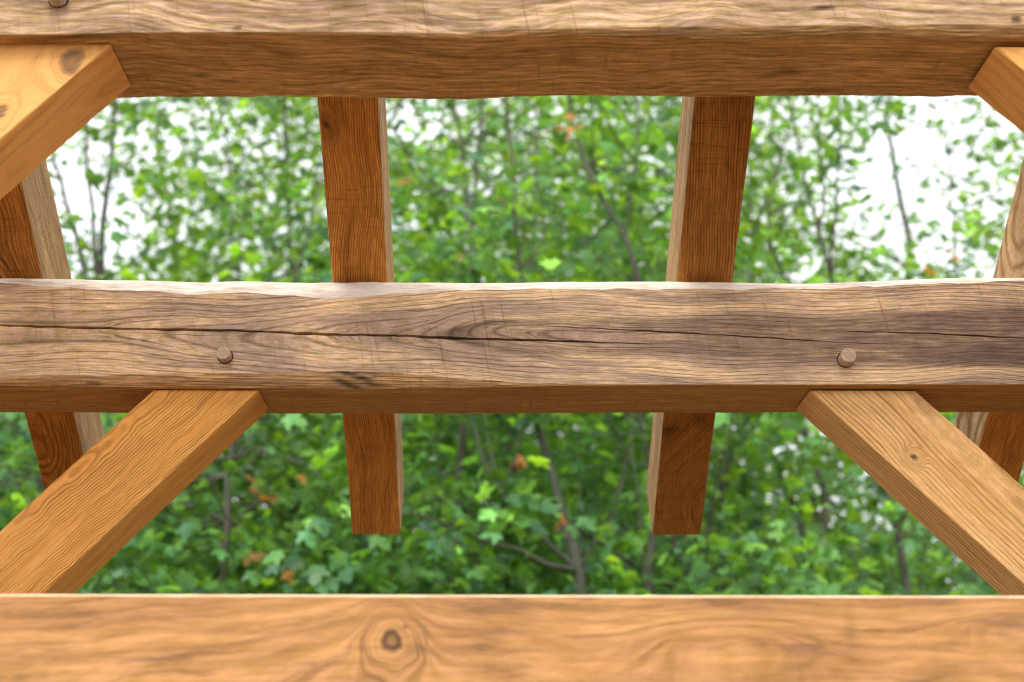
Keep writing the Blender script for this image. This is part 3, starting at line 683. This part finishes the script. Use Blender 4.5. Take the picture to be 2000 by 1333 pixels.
layers = {  # name: (depth range, share of leaf cover, kind)
 'near': (7.4, 10.4, .20, K_NEAR), 'mid': (10.6, 16., .40, K_MID), 'far': (17., 27., .45, K_FAR)}
TREES = [
 # near saplings
 dict(layer='near', px=1150, d=8.3, rad=.055, lean=[(1135, 1110, 0), (1110, 1010, .1), (1075, 930, .1), (1045, 820, .2), (1020, 600, .3), (1000, 300, .3), (980, 100, .3)],
      limbs=[([(1143, 1120, 0), (1080, 1052, -.1), (1020, 1020, -.2), (955, 950, -.3), (925, 860, -.4), (905, 760, -.4)], .026, .010),
             ([(1138, 1125, 0), (1040, 1085, -.2), (980, 1068, -.3), (905, 1040, -.5), (800, 1000, -.6)], .024, .008),
             ([(1155, 1118, 0), (1146, 1060, .1), (1135, 1000, .1), (1128, 930, .2)], .015, .006),
             ([(1158, 1110, 0), (1180, 1050, .1), (1206, 960, .3), (1240, 880, .3), (1260, 700, .4)], .018, .007),
             ([(1112, 1012, 0), (1190, 1062, .3), (1260, 1115, .5), (1330, 1162, .7)], .016, .030)],
      label='small maple forking low behind the lower beam between the two middle rafters',
      dead=((1107, 1015, .03, 2, -.4), (1015, 890, .03, 2, -.2))),
 dict(layer='near', px=1345, d=8.8, rad=.045, lean=[(1343, 1110, 0), (1348, 1050, 0), (1352, 900, 0), (1360, 600, .1), (1365, 200, .1)],
      limbs=[([(1342, 1115, 0), (1322, 1075, 0), (1296, 1040, 0), (1270, 960, 0), (1250, 800, 0)], .028, .012)],
      label='slim maple with a narrow fork below the end of the right middle rafter', dead=()),
 dict(layer='near', px=440, d=8.4, rad=.038, lean=[(432, 1060, 0), (432, 970, 0), (445, 870, .2), (500, 700, .2), (600, 500, .3), (640, 300, .4)],
      limbs=[([(432, 1040, 0), (560, 930, .2), (640, 960, .4)], .01, .006), ([(440, 900, 0), (480, 850, -.3), (620, 905, -.4), (700, 1000, -.5)], .016, .007),
             ([(430, 1000, 0), (200, 920, .2), (40, 940, .3), (-40, 905, .4)], .020, .010)],
      label='young maple with withered orange leaves right of the lower left brace',
      dead=((503, 965, .045, 6, -.3), (538, 970, .03, 2, -.2), (595, 940, .04, 3, -.2), (490, 1083, .02, 1, -.2), (565, 1115, .02, 2, -.2))),
 dict(layer='near', px=880, d=8.9, rad=.04, lean=[(900, 900, 0), (925, 520, 0), (920, 440, 0), (905, 350, .1), (888, 230, .1), (880, 60, .1)],
      limbs=[([(921, 445, 0), (930, 350, 0), (942, 230, 0), (948, 80, 0)], .024, .012), ([(915, 432, 0), (870, 385, .1), (820, 330, .1), (760, 240, .2)], .018, .008),
             ([(925, 560, 0), (1040, 520, .1), (1075, 430, .1)], .014, .006), ([(905, 850, 0), (880, 700, 0), (780, 560, .1)], .014, .006)],
      label='tall maple whose forked stem stands right of the left middle rafter',
      dead=((1085, 262, .045, 6, -.6), (1130, 243, .04, 5, -.6), (805, 343, .035, 3, -.4), (972, 398, .035, 3, -.4), (900, 500, .04, 3, -.5))),
 dict(layer='near', px=1270, d=8.2, rad=.036, lean=[(1285, 900, 0), (1272, 560, 0), (1222, 480, 0), (1150, 350, .1), (1112, 270, .1), (1104, 190, .1), (1090, 0, .1)],
      limbs=[([(1222, 480, 0), (1240, 400, 0), (1246, 250, 0), (1240, 100, 0)], .012, .008), ([(1150, 350, 0), (1085, 300, 0), (1040, 260, 0)], .010, .006)],
      label='leaning maple stem close to the left of the right middle rafter', dead=()),
 dict(layer='near', px=1780, d=9.2, rad=.036, lean=[(1740, 1000, 0), (1700, 850, 0), (1640, 600, 0), (1560, 300, 0), (1540, 150, 0)],
      limbs=[([(1660, 700, 0), (1480, 480, 0), (1530, 300, 0)], .016, .008)],
      label='thin maple under the lower right brace with sparse top twigs', dead=((1820, 530, .05, 5, -.2), (1860, 500, .03, 2, 0))),
 # mid trees
 dict(layer='mid', px=180, d=12.5, rad=.085, lean=[(180, 1050, 0), (190, 800, 0), (196, 540, 0), (205, 400, 0), (228, 220, 0), (236, 40, 0)],
      limbs=[([(190, 700, 0), (165, 500, 0), (125, 380, 0), (103, 310, 0), (90, 150, 0)], .040, .018), ([(192, 620, 0), (186, 480, 0), (176, 360, 0), (166, 250, 0), (160, 100, 0)], .036, .018), ([(225, 260, 0), (300, 180, 0)], .02, .01)],
      label='grey stemmed tree at the left whose bare stems stand against white sky', dead=()),
 dict(layer='mid', px=580, d=13.2, rad=.075, lean=[(578, 980, 0), (575, 830, 0), (572, 600, 0), (560, 300, 0), (550, 50, 0)],
      limbs=[([(575, 800, 0), (470, 600, 0), (440, 300, 0), (430, 200, 0)], .03, .012)], label='straight grey tree behind the left middle rafter and lower left brace', dead=()),
 dict(layer='mid', px=1000, d=12.0, rad=.07, lean=[(1000, 980, 0), (995, 800, 0), (1030, 520, 0), (1050, 400, 0), (1060, 100, 0)],
      limbs=[([(1000, 800, 0), (1180, 520, 0), (1200, 380, 0)], .03, .012)], label='grey trunk straight up in the centre behind the smaller maples', dead=()),
 dict(layer='mid', px=1410, d=11.0, rad=.042, lean=[(1406, 1010, 0), (1415, 900, 0), (1440, 700, 0), (1465, 480, 0), (1520, 330, 0), (1560, 180, 0)],
      limbs=[([(1415, 900, 0), (1520, 700, 0), (1620, 560, 0)], .02, .01)], label='thin dark tree just right of the right middle rafter end', dead=()),
 dict(layer='mid', px=1600, d=11.6, rad=.05, lean=[(1575, 1060, 0), (1545, 960, 0), (1490, 840, 0), (1450, 700, 0), (1400, 400, 0)],
      limbs=[([(1590, 1100, 0), (1600, 1000, 0), (1585, 930, 0), (1530, 800, 0), (1520, 700, 0)], .035, .018), ([(1640, 1120, 0), (1625, 1040, 0), (1612, 950, 0), (1570, 850, 0), (1540, 760, 0), (1500, 600, 0)], .055, .03)],
      label='tree of several leaning stems left of the lower right brace', dead=()),
 dict(layer='mid', px=1900, d=13.0, rad=.03, lean=[(1900, 1000, 0), (1880, 800, 0), (1870, 560, 0), (1860, 400, 0), (1840, 200, 0)],
      limbs=[([(1870, 560, 0), (1740, 500, 0), (1600, 450, 0)], .025, .008), ([(1865, 430, 0), (1940, 380, 0), (2040, 340, 0)], .02, .008)],
      label='airy tree at the right edge with small leaves scattered on white sky', dead=()),
]
for k, (px, lab) in enumerate(((-120, 'pale far tree beyond the left edge of the frame'), (330, 'far bright green tree filling the gap under the upper left brace'),
        (700, 'far tree hidden mostly by the left middle rafter'), (1080, 'far tree at the back in the middle of the wood'), (1480, 'far tree beside the right middle rafter'),
        (1760, 'far low tree behind the lower right brace'), (2120, 'far tree beyond the right edge of the frame'))):
    TREES.append(dict(layer='far', px=px, d=19.+(k*37 % 60)/10, rad=.12, lean=[(px+10*(-1)**k, 900, 0), (px+20, 500, 0), (px+30*(-1)**k, 250, 0), (px, 0, 0)], limbs=[], label=lab, dead=()))

for lname, (d0, d1, share, kind) in layers.items():
    ts = [t for t in TREES if t['layer'] == lname]
    A = .52*kind[0]**2*.50        # projected leaf area
    # expected leaves for the wanted cover
    Nc = 90000
    px = rng.uniform(-500, 2500, Nc); py = rng.uniform(-250, 1420, Nc); dd = rng.uniform(d0, d1, Nc)
    tv = (tau(px, py)+.22)*share*np.interp(py, [550, 800], [1.95, 1.5])*gaps(px, py)
    if lname == 'far': tv = tv*np.interp(py, [600, 800], [1., 1.45])
    if lname == 'near': tv = tv*np.interp(py, [200, 500, 900], [.75, 1.0, 1.15])
    lump = np.sin(px/83.+dd*2)+np.sin(py/61.+px/140.+dd*3)+np.sin((px-py)/97.+1.3*dd)
    tv = tv*np.clip(1+.45*lump, .05, 2.4)
    per_px = kind[1]*A*F*F/(dd/math.cos(TH))**2         # picture area covered by one spray
    want = (tv/per_px)*(3000*1670/Nc)                    # probability for each candidate
    ok = rng.random(Nc) < np.clip(want, 0, 1)
    px, py, dd = px[ok], py[ok], dd[ok]
    C = atv(px, py, dd)
    ok = C[:, 2] > .6; C = C[ok]; px = px[ok]; dd = dd[ok]; py = py[ok]
    own = np.stack([((px-t['px']-(t['lean'][-2][0]-t['px'])*np.clip((1160-py)/900, 0, 1))/230)**2+((dd-t['d'])/1.6)**2+rng.random(len(px))*1.2 for t in ts], 1).argmin(1)
    print(lname, 'sprays', len(C), 'leaves', len(C)*kind[1])
    for i, t in enumerate(ts):
        tree('maple_tree' if lname != 'far' else 'forest_tree', t['label'], t['px'], t['d'], t['lean'], t['rad'], t['limbs'], C[own == i], kind,
             {'near': 'young maples close behind the timber frame', 'mid': 'taller trees a little deeper in the wood', 'far': 'far trees filling the back of the wood'}[lname], dead=t['dead'], seed=i+{'near': 0, 'mid': 30, 'far': 60}[lname])
